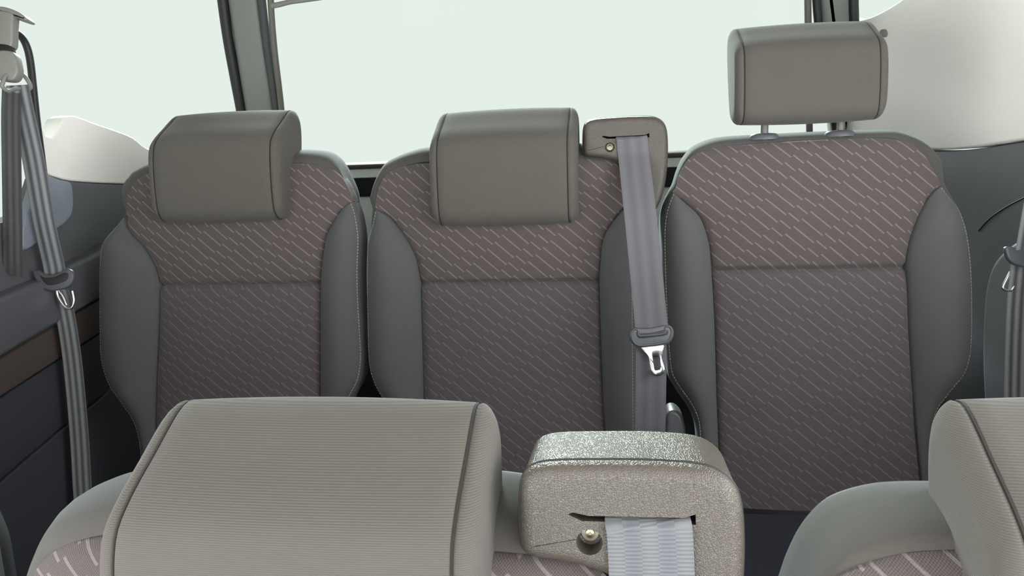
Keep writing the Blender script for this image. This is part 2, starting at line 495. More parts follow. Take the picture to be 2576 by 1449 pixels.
def grid_panel(name, vs_, u0, u1, hf, mat, parent, nc=24, skirt=0.03):
    V = []; nr = len(vs_)
    for v in vs_:
        a, b = u0(v), u1(v)
        for k in range(nc+1):
            t = k/nc
            u = a+(b-a)*t
            V.append((u, v, hf(u, v)))
    F = []
    for i in range(nr-1):
        for k in range(nc):
            q = i*(nc+1)+k
            F.append((q, q+1, q+nc+2, q+nc+1))
    # skirt folded back along the border
    bord = [k for k in range(nc+1)]+[i*(nc+1)+nc for i in range(1, nr)]+[(nr-1)*(nc+1)+k for k in range(nc-1, -1, -1)]+[i*(nc+1) for i in range(nr-2, 0, -1)]
    base = len(V)
    for q in bord:
        x = V[q]; V.append((x[0], x[1], x[2]-skirt))
    n = len(bord)
    for i in range(n):
        j = (i+1) % n
        F.append((bord[i], base+i, base+j, bord[j]))
    o = mesh_obj(name, V, F, mat, parent)
    return o

def headrest_profile():
    """side section (w forward, v up), closed"""
    pts = [(0.002, 0.012), (0.007, 0.05), (0.007, 0.10), (0.001, 0.132), (-0.016, 0.151), (-0.045, 0.172), (-0.078, 0.195),
           (-0.096, 0.198), (-0.108, 0.185), (-0.109, 0.15), (-0.098, 0.09), (-0.080, 0.03), (-0.066, 0.002), (-0.035, -0.006), (-0.012, -0.003)]
    return resample(crom(pts, 8, closed=True), 72)
HP = headrest_profile()
HW, HS = 0.126, 0.1115                   # half width, seam position

def make_headrest(parent, loc, frame, scl=(1, 1, 1)):
    cen = HP.mean(0)
    def ring(u, s, off=0.0):
        q = inset(HP, off)
        q = cen+(q-cen)*s
        return np.c_[np.full(len(q), u), q[:, 1], q[:, 0]]
    rings = [ring(-HS, 1, 0.0035), ring(-HS, 1, 0.0016)]
    for k in range(17):
        x = -1+2*k/16
        rings.append(ring((HS-0.0015)*x, 1, -0.003*(1-x*x)))
    rings += [ring(HS, 1, 0.0016), ring(HS, 1, 0.0035)]
    v, f = rings_mesh(rings)
    hd = mesh_obj('headrest', v, f, 'head', parent)
    frame_obj(hd, loc, *frame)
    hd.scale = scl
    for sg in (-1, 1):
        rr = [ring(sg*(HS-0.001), 1, 0.0035), ring(sg*(HS+0.0003), 1, 0.0014)]
        for k in range(1, 9):
            a = pi/2*k/8
            rr.append(ring(sg*(HS+0.0015+(HW-HS)*sin(a)), 1-0.24*(1-cos(a)), 0))
        v, f = rings_mesh(rr)
        mesh_obj('side_panel', v, f, 'head', hd)
        # dark sewn seam
        q = inset(HP, 0.0008)
        path = [np.array([sg*HS, p[1], p[0]]) for p in q]
        rg = tube_rings(path+[path[0]], 0.0009, 6)
        v, f = rings_mesh(rg, False, False)
        mesh_obj('seam', v, f, 'seam', hd)
    return hd

FR = (EU, EV, EW)
def make_seat(key, base_label):
    S = SEATS[key]
    to = lambda pts, w: np.array([uv(a, b, w) for a, b in pts])
    n = 6
    IL, IR = crom(to(S['IL'], 0), n), crom(to(S['IR'], 0), n)
    OL, OR = crom(to(S['OL'], OW), n), crom(to(S['OR'], OW), n)
    vl_, vr_ = uv(*S['SL'][0])[1], uv(*S['SR'][0])[1]
    lim = lambda c, v0: 0.004+np.maximum(0, c[:, 1]-(v0-0.07))*0.20+np.maximum(0, c[:, 1]-v0)*0.35
    OL[:, 0] = np.maximum(OL[:, 0], IL[:, 0]-lim(IL, vl_))
    OR[:, 0] = np.minimum(OR[:, 0], IR[:, 0]+lim(IR, vr_))
    top = np.array([(IL[-1, 0]+IR[-1, 0])/2, max(IL[-1, 1], IR[-1, 1])])
    mIL, mIR = mono(IL), mono(IR)
    SLc, SRc = mono(crom(to(S['SL'], 0), 6)[::-1]), mono(crom(to(S['SR'], 0), 6)[::-1])
    vtop = max(IL[-1, 1], IR[-1, 1])
    vbot = max(IL[0, 1], IR[0, 1])
    fL = lambda v: np.interp(v, mIL[:, 1], mIL[:, 0])
    fR = lambda v: np.interp(v, mIR[:, 1], mIR[:, 0])
    vL, vR = SLc[-1, 1], SRc[-1, 1]
    fSL = lambda v: max(fL(v), np.interp(v, SLc[:, 1], SLc[:, 0])) if v < vL else fL(v)
    fSR = lambda v: min(fR(v), np.interp(v, SRc[:, 1], SRc[:, 0])) if v < vR else fR(v)
    vc = uv(*S['crease'])[1]
    cx = (fL(vc)+fR(vc))/2
    base = np.array([P0[0]+cx, P0[1]-0.10, 0.0])
    root = empty('passenger_seat', tuple(base))
    tag(root, base_label, 'seat')
    org = P0-base                      # origin of the seat-back frame inside the thing
    sm = lambda x: x*x*(3-2*x)
    def topdrop(v):
        d = min(max((vtop-v)/0.035, 0), 1)
        return -0.016*(1-sqrt(1-(1-d)**2))
    def h_center(u, v):
        a, b = fSL(v), fSR(v)
        t = min(max((u-a)/(b-a+1e-9), 0), 1)
        e0 = -0.008*(1-min(max((a-fL(v))/0.05, 0), 1))
        e1 = -0.008*(1-min(max((fR(v)-b)/0.05, 0), 1))
        h = e0*(1-t)+e1*t+0.013*(1-abs(2*t-1)**3)
        # tuck beside the bolsters
        du = min(u-a, b-u)
        h -= 0.006*np.exp(-(du/0.006)**2)*min(max(max(a-fL(v), fR(v)-b)/0.03, 0), 1)
        h -= 0.011*np.exp(-((v-vc)/0.0045)**2)+0.003*np.exp(-((v-vc)/0.022)**2)
        return h+topdrop(v)
    def bol(u, v, edge, seam):
        wd_ = abs(seam-edge)
        t = min(max(abs(u-edge)/(wd_+1e-9), 0), 1)
        h = -0.010*(1-t)-0.003*t+0.030*min(wd_/0.085, 1)*sin(pi*t**0.85)**0.75
        return h+topdrop(v)
    hL = lambda u, v: bol(u, v, fL(v), fSL(v))
    hR = lambda u, v: bol(u, v, fR(v), fSR(v))
    k = np.linspace(0, 1, 48)
    vs_up = vc+(vtop-vc)*np.sin(k*pi/2)
    vs_up = np.unique(np.r_[vs_up, vc+np.linspace(0, 0.02, 7), np.linspace(vc, vtop-0.003, 40)])
    vs_lo = np.unique(np.r_[np.linspace(vbot, vc, 40), vc-np.linspace(0, 0.02, 7)])
    parts = []
    up = grid_panel('upper_panel', vs_up, fSL, fSR, h_center, 'pattern', root, 44)
    lo = grid_panel('lower_panel', vs_lo, fSL, fSR, h_center, 'pattern_low', root, 44)
    bl = grid_panel('bolster', np.linspace(vbot, vL-0.0015, 80), fL, fSL, hL, 'bolster', root, 22)
    br = grid_panel('bolster', np.linspace(vbot, vR-0.0015, 80), fSR, fR, hR, 'bolster', root, 22)
    # gusset: the plain cloth that rolls over the edge, then the shell behind
    I = np.vstack([IL, IR[::-1][1:]]); O = np.vstack([OL, OR[::-1][1:]])
    if len(OL) != len(IL) or len(OR) != len(IR): raise RuntimeError('chain counts '+key)
    rings = []
    rings.append(np.c_[I+(O-I)*-0.02, np.full(len(I), -0.030)])
    for q in range(7):
        a = pi/2*q/6
        rings.append(np.c_[I+(O-I)*sin(a), np.full(len(I), -0.014-(abs(OW)-0.014)*(1-cos(a)))])
    cen = np.array([cx, 0])
    oc_ = O.mean(0)
    rings.append(np.c_[oc_+(O-oc_)*0.985, np.full(len(O), -0.090)])
    rings.append(np.c_[oc_+(O-oc_)*0.955, np.full(len(O), -0.110)])
    gus_v, gus_f = rings_mesh(rings, False, False, closed=False)
    gu = mesh_obj('edge_gusset', gus_v, gus_f, 'gusset', root)
    ocen = O.mean(0)
    shell = [np.c_[ocen+(O-ocen)*s, np.full(len(O), w)] for s, w in ((0.96, -0.085), (0.95, -0.115), (0.92, -0.132), (0.85, -0.142))]
    v, f = rings_mesh(shell, True, True)
    sh = mesh_obj('back_shell', v, f, 'shell', root)
    # stitching along the outer edge of the bolsters
    SV, SF = [], []
    for ch, vmax, sg, hh in ((IL, vL, 1, hL), (IR, vR, -1, hR)):
        c = ch[ch[:, 1] < vmax]
        s = np.r_[0, np.cumsum(np.linalg.norm(np.diff(c, axis=0), axis=1))]
        q = 0.0
        while q+0.004 < s[-1]:
            a = np.array([np.interp(q, s, c[:, i]) for i in (0, 1)]); b = np.array([np.interp(q+0.0038, s, c[:, i]) for i in (0, 1)])
            t = (b-a)/np.linalg.norm(b-a); nn = np.array([-t[1], t[0]])*0.0008
            off = np.array([sg*0.0045, 0])
            w = hh(a[0]+off[0], (a[1]+b[1])/2)
            i0 = len(SV)
            for pp, ww in ((a, 0), (b, 0), (a, 1), (b, 1)):
                for sgn in (-1, 1):
                    x = pp+off+nn*sgn*(1 if ww == 0 else 0.5)
                    SV.append((x[0], x[1], w-0.002+0.0032*ww))
            SF += [(i0, i0+1, i0+5, i0+4), (i0+2, i0+3, i0+7, i0+6), (i0, i0+2, i0+6, i0+4), (i0+1, i0+3, i0+7, i0+5), (i0+4, i0+5, i0+7, i0+6)]
            q += 0.0056
    st = tag(mesh_obj('stitching', SV, SF, 'stitch', root, smooth=False), kind='stuff')
    for o in (up, lo, bl, br, gu, sh, st):
        frame_obj(o, org, *FR)
    # headrest, posts and post sleeves
    hb = uv(S['head'][0], S['head'][1], 0.045)
    horg = org+EU*hb[0]+EV*hb[1]+EW*0.040
    hd = make_headrest(root, horg, FR, S.get('scl', (1, 1, 1)))
    vt = max(O[:, 1])-0.006
    for sg in (-1, 1):
        pu = 0.066
        z0 = (vt-0.009-hb[1])/S.get('scl', (1, 1, 1))[1]
        pst = tube('post', [(sg*pu, z0, -0.062), (sg*pu, 0.03, -0.056), (sg*pu, 0.08, -0.052)], 0.0068, 'strut', hd, 12)
        ring = [(cos(x*2*pi/28), sin(x*2*pi/28)) for x in range(28)]
        rs = [[(0.024*c, 0.0, 0.014*s_) for c, s_ in ring], [(0.024*c, 0.006, 0.014*s_) for c, s_ in ring], [(0.020*c, 0.010, 0.011*s_) for c, s_ in ring], [(0.009*c, 0.011, 0.008*s_) for c, s_ in ring]]
        v, f = rings_mesh(rs)
        sl_ = mesh_obj('post_sleeve', v, f, 'clip', root)
        frame_obj(sl_, org+EU*(hb[0]+sg*pu*S.get('scl', (1, 1, 1))[0])+EV*(vt-0.009)+EW*(-0.020), *FR)
    if key == 'R':
        cv = resample(crom([uv(a, b, -0.03) for a, b in [(1676,1200),(1676,1050),(1684,1034),(1702,1034),(1718,1052),(1726,1090),(1728,1200)]], 6, closed=True), 50)
        v, f = rounded_plate(cv, -0.09, -0.03, 0.008, 0.004)
        frame_obj(mesh_obj('recliner_cover', v, f, 'darktrim', root), org, *FR)
    # cushion, base and legs
    uL, uR = fL(vc)-cx+0.012, fR(vc)-cx-0.012
    yb = (P0+EV*vbot)[1]-base[1]; zb = (P0+EV*vbot)[2]
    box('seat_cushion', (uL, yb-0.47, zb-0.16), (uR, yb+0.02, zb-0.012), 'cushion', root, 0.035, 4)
    box('seat_frame', (uL+0.04, yb-0.40, zb-0.21), (uR-0.04, yb+0.08, zb-0.155), 'shell', root, 0.008, 2)
    for lx in (uL+0.06, uR-0.10):
        for ly in (yb-0.36, yb+0.02):
            box('leg', (lx, ly, 0.0), (lx+0.04, ly+0.05, zb-0.20), 'black', root, 0.005, 1)
    return root, org, hb

BOX_PX = [(1467,385),(1480,393),(1520,397),(1557,408),(1572,425),(1584,470),(1598,530),(1635,540),(1660,508),(1674,455),(1680,390),(1678,330),(1668,305),(1645,292),(1600,290),(1540,293),(1490,298),(1472,308),(1466,330)]
BW0, BW1 = -0.078, 0.002
SLOT_PX = [(1515, 346), (1632, 341)]
def add_housing(root, org):
    ol = resample(crom([uv(a, b, BW1) for a, b in BOX_PX], 8, closed=True), 120)
    st_ = uv(1602, 348, BW1)
    rr = []
    for q in (0.15, 0.4, 0.7): rr.append(np.c_[st_+(inset(ol, 0.004)-st_)*q, np.full(len(ol), BW0)])
    for q in range(6):
        a = pi/2*q/5; rr.append(np.c_[inset(ol, 0.004*(1-sin(a))), np.full(len(ol), BW0+0.004*(1-cos(a)))])
    for q in range(8):
        a = pi/2*q/7; rr.append(np.c_[inset(ol, 0.010*(1-cos(a))), np.full(len(ol), BW1-0.010*(1-sin(a)))])
    for q in (0.85, 0.7, 0.55, 0.4, 0.25, 0.1): rr.append(np.c_[st_+(inset(ol, 0.010)-st_)*q, np.full(len(ol), BW1)])
    v, f = rings_mesh(rr)
    hs = mesh_obj('belt_housing', v, f, 'housing', root)
    frame_obj(hs, org, *FR)
    a, b = uv(*SLOT_PX[0], BW1), uv(*SLOT_PX[1], BW1)
    c = uv(1534, 370, BW1)
    # cutters share the housing's frame
    th = 0.0026
    sv = [(a[0]-0.001, a[1]+0.0015, 0), (a[0]+0.008, a[1]-th, 0), (b[0]-0.004, b[1]-th, 0), (b[0]+0.001, b[1]-0.003, 0), (b[0]+0.001, b[1]+0.004, 0), (b[0]-0.006, b[1]+0.0015, 0), (a[0]+0.012, a[1]+0.001, 0), (a[0]+0.002, a[1]+0.003, 0)]
    r0 = [(x, y, BW1-0.03) for x, y, _ in sv]; r1 = [(x, y, BW1+0.02) for x, y, _ in sv]
    v, f = rings_mesh([r0, r1]); c1 = mesh_obj('cutter', v, f, 'black', root, smooth=False); frame_obj(c1, org, *FR)
    ring = [(cos(x*2*pi/32), sin(x*2*pi/32)) for x in range(32)]
    v, f = rings_mesh([[(c[0]+r*x, c[1]+r*y, w) for x, y in ring] for r, w in ((0.0075, BW1-0.014), (0.0092, BW1+0.01))])
    c2 = mesh_obj('cutter', v, f, 'black', root); frame_obj(c2, org, *FR)
    cut(hs, [c1, c2])
    for p in hs.data.polygons:
        if abs(p.normal.z) > 0.995: p.use_smooth = False
    # bolt at the bottom of its well
    prof = [(0.0056, 0.0), (0.0056, 0.0018), (0.0032, 0.0020), (0.0030, 0.0040), (0.0014, 0.0044), (0.0012, 0.0034)]
    v, f = rings_mesh([[(c[0]+r*x, c[1]+0.0015+r*y, BW1-0.0138+h) for x, y in ring] for r, h in prof])
    mesh_obj('bolt', v, f, 'brass', hs)
    # fine parting line round the rim
    lp = inset(ol, -0.0002)
    rg = tube_rings([np.array([p[0], p[1], BW1-0.011]) for p in list(lp)+[lp[0]]], 0.0007, 6)
    v, f = rings_mesh(rg, False, False)
    mesh_obj('parting_line', v, f, 'black', hs)
    return hs, a, b, c

seats = {}
LAB = {'L': 'rear dark grey patterned seat beside the light-striped belt, headrest lowered',
       'M': 'rear dark grey patterned middle seat with belt housing on its shoulder, headrest lowered',
       'R': 'rear dark grey patterned seat whose headrest is raised on two posts'}
for kx in 'LMR':
    seats[kx] = make_seat(kx, LAB[kx])
housing, sa, sb, sc = add_housing(seats['M'][0], seats['M'][1])

def copy_tree(o, parent=None):
    c = o.copy(); col.objects.link(c); c.parent = parent
    for ch in [x for x in bpy.data.objects if x.parent == o]:
        copy_tree(ch, c)
    return c
FLAB = {'L': 'front grey seat standing beside the blue-black wall panels below the light-striped belt',
        'M': 'front grey seat carrying the large grained belt housing and wide ribbed headrest',
        'R': 'front grey seat with lowered headrest, standing ahead of the raised-headrest seat'}
front = {}
for kx in 'LMR':
    c = copy_tree(seats[kx][0])
    c.location = Vector(c.location)+Vector(({'L': -0.05, 'M': -0.006, 'R': 0.016}[kx], -ROW, -DROP))
    c['label'] = FLAB[kx]
    front[kx] = c
    for ch in [x for x in bpy.data.objects if x.parent == c and x.name.startswith('headrest')]:
        ch.location = Vector(ch.location)+Vector(({'L': 0.0, 'M': -0.011, 'R': 0.012}[kx], 0, 0))
        if kx == 'R': ch.scale = (1, 1, 1)
    if kx == 'R':                       # this copy's headrest is pushed down on its posts
        for ch in [x for x in bpy.data.objects if x.parent == c and x.name.startswith('headrest')]:
            drop = seats['R'][2][1]-(uv(*SEATS['M']['head'], 0.045)[1]+0.005)
            ch.location = Vector(ch.location)-Vector(tuple(EV*drop))
            for p in [x for x in bpy.data.objects if x.parent == ch and x.name.startswith('post')]:
                p.location = Vector(p.location)+Vector((0, 0.0, 0))

# ------------------------------------------------------------------ belts of the two middle seats
def plate_world(name, px, P, nrm, mat, t0, t1, r, parent=None, close=True, n=60):
    """rounded plate whose outline is given in photo pixels on the plane (P, nrm)"""
    nrm = np.array(nrm, float); nrm /= np.linalg.norm(nrm)
    X = np.cross(np.array([0, 0, 1.0]), nrm); X /= np.linalg.norm(X); Y = np.cross(nrm, X)
    P = np.array(P)
    ol = np.array([[(q-P) @ X, (q-P) @ Y] for q in (at(a, b, P, nrm) for a, b in px)])
    ol = resample(crom(ol, 8, closed=True), n)
    v, f = rounded_plate(ol, t0, t1, r, r, 4)
    o = mesh_obj(name, v, f, mat, parent)
    return frame_obj(o, P, X, Y, nrm)

def belt_middle(off, label, full):
    off = np.array(off)
    mid = (sb*0.62+sa*0.38)
    wdt = 0.052
    cslot = sb[0]-wdt/2-0.003
    p0 = uvw(cslot, (sa[1]+sb[1])/2+0.001, BW1-0.012)
    p1 = uvw(cslot, (sa[1]+sb[1])/2-0.002, BW1-0.001)
    p2 = uvw(cslot+0.001, (sa[1]+sb[1])/2-0.006, BW1+0.0022)
    q = atd(1613, 560, 1.235); q2 = atd(1638, 826, 1.225)
    objs = []
    if full:
        d = EU
        w = ribbon('webbing', [p0, p1, p2, uvw(cslot+0.003, sb[1]-0.03, BW1+0.003), q, q2+UP*0.006, q2-UP*0.012], [d]*7, wdt, 'web')
        objs.append(w)
        w2 = ribbon('lower_webbing', [q2-UP*0.004-FW*-0.004, atd(1638, 900, 1.232), atd(1637, 1000, 1.245), atd(1636, 1110, 1.27), atd(1640, 1260, 1.33)], [d]*5, 0.0495, 'web')
        objs.append(w2)
        nrm = -FW+0.0*UP
        PP = atd(1638, 848, 1.222)
        tp = plate_world('tongue_grip', [(1584,832),(1596,824),(1612,826),(1640,824),(1668,818),(1684,818),(1694,830),(1692,850),(1680,864),(1655,870),(1635,872),(1610,874),(1592,866),(1583,850)], PP, nrm, 'clip', -0.004, 0.0045, 0.003)
        objs.append(tp)
        objs.append(plate_world('tongue_slot', [(1599,834),(1606,838),(1640,836),(1672,829),(1680,832),(1676,842),(1640,848),(1606,850)], PP, nrm, 'black', 0.003, 0.0052, 0.0006))
        # rim around the mouth of the grip
        lp = crom([at(a, b, PP-np.array(FW)*0.0048, nrm) for a, b in [(1590,836),(1596,828),(1606,832),(1607,844),(1640,843),(1672,838),(1674,824),(1684,822),(1690,832),(1687,848),(1676,860),(1640,867),(1605,868),(1592,856)]], 5, closed=True)
        rg = tube_rings(list(lp)+[lp[0]], 0.0016, 8); v, f = rings_mesh(rg, False, False)
        objs.append(mesh_obj('grip_rim', v, f, 'clip'))
        # steel tongue with its window
        X = RT; Y = UP; Z = -FW
        PT = PP+Z*0.001
        out = [(1612,872),(1668,868),(1668,882),(1664,900),(1672,928),(1668,940),(1655,946),(1645,944),(1636,930),(1632,905),(1624,884)]
        inn = [(1643,899),(1656,898),(1660,912),(1661,928),(1654,931),(1647,931),(1645,922),(1643,910)]
        cv = lambda px: np.array([[(q_-PT) @ X, (q_-PT) @ Y] for q_ in (at(a, b, PT, Z) for a, b in px)])
        o_, i_ = resample(crom(cv(out), 8, closed=True), 64), resample(crom(cv(inn), 8, closed=True), 64)
        ang = lambda lp_: (np.roll(lp_, -int(np.argmax(lp_[:, 1]+lp_[:, 0]*0.001)), 0))
        o_, i_ = ang(o_), ang(i_)
        rg = [np.c_[o_, np.full(64, -0.0012)], np.c_[inset(o_, -0.0), np.full(64, 0.0008)], np.c_[inset(o_, 0.0006), np.full(64, 0.0012)], np.c_[inset(i_, -0.0005), np.full(64, 0.0012)], np.c_[i_, np.full(64, 0.0008)], np.c_[i_, np.full(64, -0.0012)]]
        v, f = rings_mesh(rg, False, False)
        n_ = 64
        f += [(5*n_+i, 5*n_+(i+1) % n_, (i+1) % n_, i) for i in range(n_)]
        tg = mesh_obj('tongue', v, f, 'steel'); frame_obj(tg, PT, X, Y, Z)
        objs.append(tg)
        base = atd(1640, 1260, 1.33)
    else:
        path = [p0+off, p1+off, p2+off, uvw(cslot+0.002, sb[1]-0.03, BW1+0.003)+off, uvw(cslot+0.004, sb[1]-0.12, BW1+0.006)+off, uvw(cslot+0.03, sb[1]-0.45, 0.07)+off]
        objs.append(ribbon('webbing', path, [EU]*6, 0.0535, M['webfront']))
        base = path[-1]
    return place_thing('seat_belt', objs, base, label, 'seat belt')
M['webfront'] = webbing('pale_ribbed_webbing', srgb(102, 105, 111), srgb(116, 118, 120), 2.5, cross=0.0026)
belt_middle((0, 0, 0), 'grey seat belt with steel tongue hanging between the rear middle and raised-headrest seats', True)
belt_middle((-0.006, -ROW, -DROP), 'pale ribbed seat belt strap leaving the slot of the large grained housing', False)

# ------------------------------------------------------------------ the van's shell
XL, XR = -1.075, 0.675
YT = 2.10
def struct(o, label, cat=None):
    tag(o, label, cat or 'trim', kind='structure'); return o
LN = np.array([1.0, 0, 0])
RP = np.array([0.675, 1.40, 0]); RN = np.array([-0.7, -0.08, 0]); RN /= np.linalg.norm(RN)
def wall_plate(name, px, P, nrm, mat, t0, t1, r=0.004, parent=None, n=90, smooth=True):
    nrm = np.array(nrm, float); nrm /= np.linalg.norm(nrm)
    X = np.cross(np.array([0, 0, 1.0]), nrm); X /= np.linalg.norm(X); Y = np.cross(nrm, X)
    P = np.array(P, float)
    PP = P+nrm*t1
    ol = np.array([[(q-P) @ X, (q-P) @ Y] for q in (at(a, b, PP, nrm) for a, b in px)])
    if smooth: ol = crom(ol, 6, closed=True)
    ol = resample(ol, n)
    v, f = rounded_plate(ol, t0, t1, r, 0.001, 4)
    o = mesh_obj(name, v, f, mat, parent)
    return frame_obj(o, P, X, Y, nrm)

LPnt = (XL, 0, 0)
struct(box('floor', (-1.3, -1.2, -0.05-DROP), (0.95, 2.6, -DROP), 'carpet'), 'dark carpeted van floor under the front seats', 'floor')
struct(box('floor_step', (-1.07, 0.62, -DROP), (0.69, 2.17, 0.0), 'carpet'), 'raised carpeted floor step under the rear seats', 'floor')
struct(box('ceiling', (-1.25, -1.25, 1.68), (0.85, 2.4, 1.72), 'ceil'), 'pale fabric headliner above the seats', 'ceiling')
struct(box('front_light_block', (-1.25, -1.25, -0.05), (0.9, -1.2, 1.12), 'lowtrim'), 'unseen dark bulkhead added at the front to hold back light', 'wall')  # out of view, added to cut light entering from the front
# left side: lower wall, then the trims fixed to it
wl = struct(box('wall_left', (XL-0.06, -1.2, 0.0), (XL-0.012, 2.2, 0.80), 'lowtrim'), 'dark inner side wall below the side window', 'wall')
struct(wall_plate('trim_1', [(112,431),(150,448),(182,455),(250,460),(325,463),(440,470),(560,480),(600,470),(520,420),(440,388),(372,374),(335,346),(300,331),(245,312),(200,295),(178,290),(160,298),(150,318),(140,340),(127,350),(116,342),(104,318),(100,380)], LPnt, LN, 'white', -0.03, 0.006), 'pale cream upper side trim with wavy top edge beside the striped belt')
struct(wall_plate('trim_2', [(-260,640),(-100,590),(0,560),(55,540),(82,512),(104,445),(112,433),(150,449),(182,456),(250,461),(325,464),(440,471),(620,500),(560,900),(250,760),(0,880),(-260,980)], LPnt, LN, 'darktrim', -0.03, 0.004), 'dark grey side trim below the cream panel by the striped belt')
struct(wall_plate('trim_3', [(-260,880),(-100,800),(0,752),(60,725),(120,700),(180,668),(245,635),(300,610),(300,725),(245,757),(120,830),(0,902),(-120,970),(-260,1050)], LPnt, LN, 'darktrim', -0.02, 0.035, 0.010), 'rounded dark grey armrest ledge along the side wall behind the striped belt')
struct(wall_plate('trim_4', [(-260,1050),(-120,972),(0,903),(120,832),(245,758),(320,715),(320,795),(240,846),(120,922),(0,1000),(-120,1075),(-260,1160)], LPnt, LN, 'taupe', -0.02, 0.012, 0.004), 'taupe strip running under the dark armrest ledge')
struct(wall_plate('trim_5', [(-260,1165),(-120,1078),(0,1003),(120,925),(240,849),(330,790),(330,940),(250,1000),(165,1068),(80,1140),(0,1210),(-120,1310),(-260,1420)], LPnt, LN, 'lowtrim', -0.02, 0.004, 0.003), 'upper blue-black lower wall panel under the taupe strip')
struct(wall_plate('trim_6', [(-260,1428),(-120,1317),(0,1217),(80,1147),(165,1075),(250,1007),(335,945),(420,1200),(380,1500),(300,1800),(-260,2000)], LPnt, LN, 'lowtrim', -0.02, 0.006, 0.003), 'lower blue-black wall panel reaching down to the floor')
struct(wall_plate('trim_24', [(60,560),(84,512),(104,448),(114,436),(150,451),(180,459),(186,480),(188,510),(184,538),(168,560),(145,577),(110,602),(60,630)], LPnt, LN, 'quarter', -0.01, 0.014, 0.006), 'small smooth curved corner trim right behind the light-striped belt')
# pillar the belt hangs from
struct(wall_plate('trim_7', [(-150,-260),(-12,-260),(-10,0),(-6,400),(-4,640),(-140,700)], LPnt, LN, 'pillar', -0.03, 0.02, 0.006, smooth=False), 'grey pillar beside the sliding window that carries the striped belt')
# rubber seal at the rounded window corner
sp = [at(a, b, (XL+0.004, 0, 0), LN) for a, b in [(-60,88),(0,70),(40,82),(58,98),(70,125),(77,160),(83,215),(92,300),(101,370),(110,440)]]
struct(tube('trim_8', list(crom(sp, 6)), 0.0065, 'black'), 'black rubber seal curving round the side window corner')

# right side
wr = struct(box('wall_right', (0.70, -1.2, 0.0), (0.75, 2.2, 0.80), 'lowtrim'), 'dark inner side wall beside the raised-headrest seat', 'wall')
struct(wall_plate('trim_9', [(2120,62),(2155,54),(2200,38),(2240,16),(2275,-8),(2330,-60),(2400,-220),(2800,-260),(2800,308),(2690,334),(2576,353),(2450,372),(2380,377),(2325,376),(2240,368),(2120,360)], RP, RN, 'white', -0.03, 0.008, 0.006), 'pale cream upper side trim beside the raised headrest')
struct(wall_plate('trim_10', [(2120,364),(2240,372),(2325,379),(2380,380),(2450,375),(2576,356),(2690,337),(2800,312),(2800,1250),(2500,1300),(2300,1100),(2200,700)], RP, RN, 'taupetrim' if 'taupetrim' in M else 'darktrim', -0.03, 0.004, 0.003), 'dark grey side trim below the cream panel by the raised-headrest seat')
struct(wall_plate('trim_11', [(2478,1060),(2470,1000),(2466,900),(2468,800),(2475,720),(2492,665),(2525,625),(2576,592),(2660,560),(2800,530),(2800,1100)], RP, RN, 'darktrim', -0.02, 0.022, 0.014), 'raised arched belt surround on the dark side trim')
sp = [at(a, b, RP+RN*0.004, RN) for a, b in [(2462,580),(2490,550),(2530,522),(2576,498),(2640,470),(2720,450)]]
struct(tube('trim_12', list(crom(sp, 6)), 0.0014, 'black'), 'thin curved groove line above the arched belt surround')
btn = wall_plate('trim_13', [(2214,76),(2224,74),(2229,84),(2226,93),(2217,93),(2212,85)], RP, RN, 'lite', 0.005, 0.012, 0.001, n=24)
struct(btn, 'small grey oval clip cap on the cream trim beside the raised headrest')

struct(box('trim_25', (0.69, -0.2, 0.78), (0.725, 1.12, 0.98), 'darktrim', None, 0.008, 3), 'dark grey window sill trim ahead of the arched belt surround')
# tailgate
TN = np.array([0, -1.0, 0])
def zrow(py, px=925):
    return at(px, py, (0, YT, 0), TN)[2]
zs = zrow(412)
k = 0.00113
struct(box('trim_14', (-0.98, YT-0.012, zs-0.013), (0.50, YT+0.02, zs+0.001), 'taupe', None, 0.004, 2), 'thin brown seal along the bottom of the rear window')
struct(box('trim_15', (-0.98, YT-0.004, zs-0.040), (0.50, YT+0.03, zs-0.013), 'tail'), 'white painted strip under the rear window seal')
struct(box('trim_16', (-0.98, YT-0.010, zs-0.096), (0.50, YT+0.03, zs-0.040), 'black'), 'black band across the tailgate below the white strip')
struct(box('trim_17', (-0.98, YT-0.002, 0.30), (0.50, YT+0.03, zs-0.096), 'tail'), 'white painted lower tailgate skin behind the seats')
struct(box('wall_back', (-1.08, YT+0.035, 0.0), (0.62, YT+0.06, zs-0.06), 'lowtrim'), 'tailgate panel behind the rear seats', 'wall')
def tail(px, d=0.0):
    return at(px[0], px[1], (0, YT-d, 0), TN)
def post(name, px, mat, t0, t1, r, label):
    return struct(wall_plate(name, px, (0, YT, 0), TN, mat, t0, t1, r, smooth=False), label)
def ext(p, q, t):
    return (p[0]+(q[0]-p[0])*t, p[1]+(q[1]-p[1])*t)
# left corner: pillar body, black seals, strut
def strip(x0, x1, x2, x3):
    """quad between y=0 (x0,x1) and y=275 (x2,x3), run on above and below"""
    a, b = ((x0, 0), (x2, 275)), ((x1, 0), (x3, 275))
    return [ext(*a, -1.2), ext(*b, -1.2), ext(*b, -0.5), b[0], ext(*b, 0.5), b[1], ext(*b, 1.9), ext(*a, 1.9), a[1], ext(*a, 0.5), a[0], ext(*a, -0.5)]
post('trim_18', strip(566, 648, 608, 688), 'pillar', -0.02, 0.03, 0.02, 'grey rear corner pillar standing behind the lowered headrest next to the striped belt')
sp = [tail((a, b), 0.028) for a, b in [(534,-250),(548,-100),(560,0),(574,100),(592,200),(606,275),(640,480)]]
struct(tube('trim_19', list(crom(sp, 6)), 0.0145, 'black'), 'thick black rubber seal along the side window edge of the corner pillar')
sp = [tail((a, b), 0.026) for a, b in [(640,-250),(652,-50),(658,0),(672,120),(688,220),(696,275),(722,480)]]
